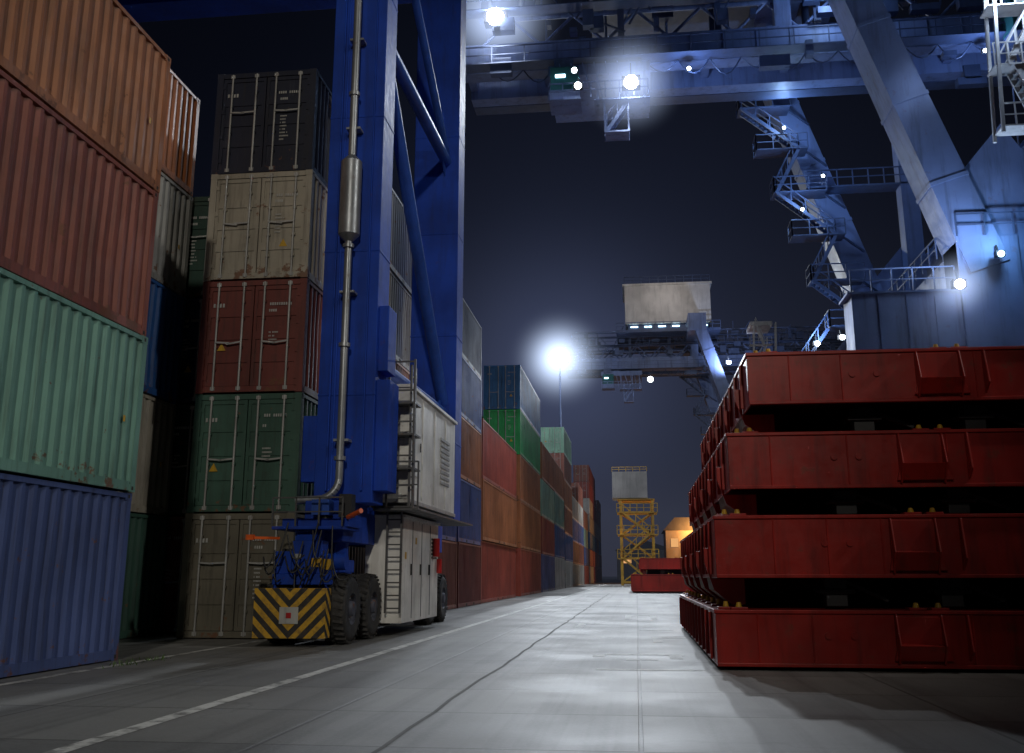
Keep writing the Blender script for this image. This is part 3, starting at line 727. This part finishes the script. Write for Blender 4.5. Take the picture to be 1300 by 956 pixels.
# crane 2
f=flood((2.9,146.5,29.9),.9,E_small); spot((2.9,146,29.5),(0,112,0),34000,120,parent=f); point((5.5,138.5,43),1100,(1,.93,.88),1.0,parent=f)
f=flood((14,141,31),.6,E_small); spot((14,140.5,31),(12,155,36),4000,140,(.5,.65,1),parent=f)
# light mast
R=empty('light_mast'); a=MB(); mx,my=-10.2,140
a.tube((mx,my,0),(mx,my,32),.26,12,0,.13)
a.box(mx-1.3,mx+1.3,my-.3,my+.3,31.4,31.6)
for k in range(5): a.box(mx-1.3+k*.55,mx-.95+k*.55,my-.5,my-.1,31.6,32.2,0); a.sphere((mx-1.12+k*.55,my-.6,31.85),.36,1,10,6)
a.build('mast',[M_stsd,emis('mast_lamp',(.8,.9,1),110)],R)
halo((mx,my-.6,31.85),9,2.4,3.8,(.62,.75,1),R)
spot((mx+.3,my-1.2,31.7),(-3,95,0),36000,150,parent=R)
f=flood((9.5,167.0,9.6),.5,E_warm); 
point((9.5,165.6,8.5),2600,(1,.42,.1),.4,f)
f=flood((7.6,164.0,6.0),.3,E_warm)
# faint self-glowing volume over the far yard, imitating mist lit by floodlights
m,n,out=nt('glow_mist'); e=n.nodes.new('ShaderNodeEmission'); e.inputs[0].default_value=(.60,.70,1,1); e.inputs[1].default_value=.00007
n.links.new(e.outputs[0],out.inputs['Volume'])
try: m.cycles.homogeneous_volume=True; m.cycles.emission_sampling='NONE'
except Exception: pass
a=MB(); a.box(-220,260,64,420,.02,26); a.build('glow_mist',[m])
# yard masts outside the picture that light the near stacks
for mx,my,tg,pw,ang,cl in ((2.5,-26,(-10.5,17,8),17000,46,(1,.93,.82)),(25,12,(-9,19,5),8500,52,(1,.97,.92))):
    R=empty('light_mast'); a=MB()
    a.tube((mx,my,0),(mx,my,24),.3,12,0,.16); a.box(mx-1.2,mx+1.2,my-.2,my+.2,23.4,23.6)
    for k in range(3): a.sphere((mx-.9+k*.9,my+.3,23.5),.24,1,10,6)
    a.build('mast',[M_galv,E_small],R)
    v=Vector((tg[0]-mx,tg[1]-my,0)).normalized()
    spot((mx+v.x*.9,my+v.y*.9,23.1),tg,pw,ang,cl,.7,.7,parent=R)

# ------------------------------------------------------------ night sky
Wd=bpy.data.worlds.new('World'); S.world=Wd; Wd.use_nodes=True; n=Wd.node_tree; n.nodes.clear()
out=n.nodes.new('ShaderNodeOutputWorld'); bg=n.nodes.new('ShaderNodeBackground'); n.links.new(bg.outputs[0],out.inputs[0])
tc=n.nodes.new('ShaderNodeTexCoord').outputs['Generated']
sp=n.nodes.new('ShaderNodeSeparateXYZ'); n.links.new(tc,sp.inputs[0])
r=n.nodes.new('ShaderNodeValToRGB'); n.links.new(sp.outputs[2],r.inputs[0])
els=r.color_ramp.elements; els[0].position=0; els[0].color=(.013,.012,.018,1); els[1].position=.75; els[1].color=(.0018,.0026,.0060,1)
e=els.new(.12); e.color=(.0090,.0105,.019,1); e=els.new(.35); e.color=(.0048,.0063,.0130,1)
def dotpow(d,p):
    dt=n.nodes.new('ShaderNodeVectorMath'); dt.operation='DOT_PRODUCT'; n.links.new(tc,dt.inputs[0]); dt.inputs[1].default_value=Vector(d).normalized()
    return math_(n,'POWER',math_(n,'MAXIMUM',dt.outputs['Value'],0.0),p)
g=dotpow((-.03,1,.20),22.0); g2=dotpow((-10.2,140,29.5),200.0)
cc=mixc(n,1.0,mixc(n,math_(n,'ADD',math_(n,'MULTIPLY',g,.65),.35),(0,0,0),r.outputs[0]),mixc(n,g,(0,0,0),(.006,.0075,.015)),'ADD')
cc=mixc(n,1.0,cc,mixc(n,g2,(0,0,0),(.030,.038,.074)),'ADD')  # wide glow around the mast lamp painted into the sky colour
n.links.new(cc,bg.inputs[0]); bg.inputs[1].default_value=1.0

# ------------------------------------------------------------ camera
cam=bpy.data.cameras.new('camera'); co=bpy.data.objects.new('camera',cam); COL.objects.link(co)
co.location=(0,0,1.3); cam.sensor_width=36; cam.lens=1250/1300*36; cam.shift_y=-45/1300; cam.clip_end=2000; cam.clip_start=.1
co.rotation_euler=(math.radians(90+13.37),0,math.radians(7.01)); S.camera=co
S.view_settings.view_transform='Standard'; S.view_settings.look='None'; S.view_settings.exposure=0; S.view_settings.gamma=1
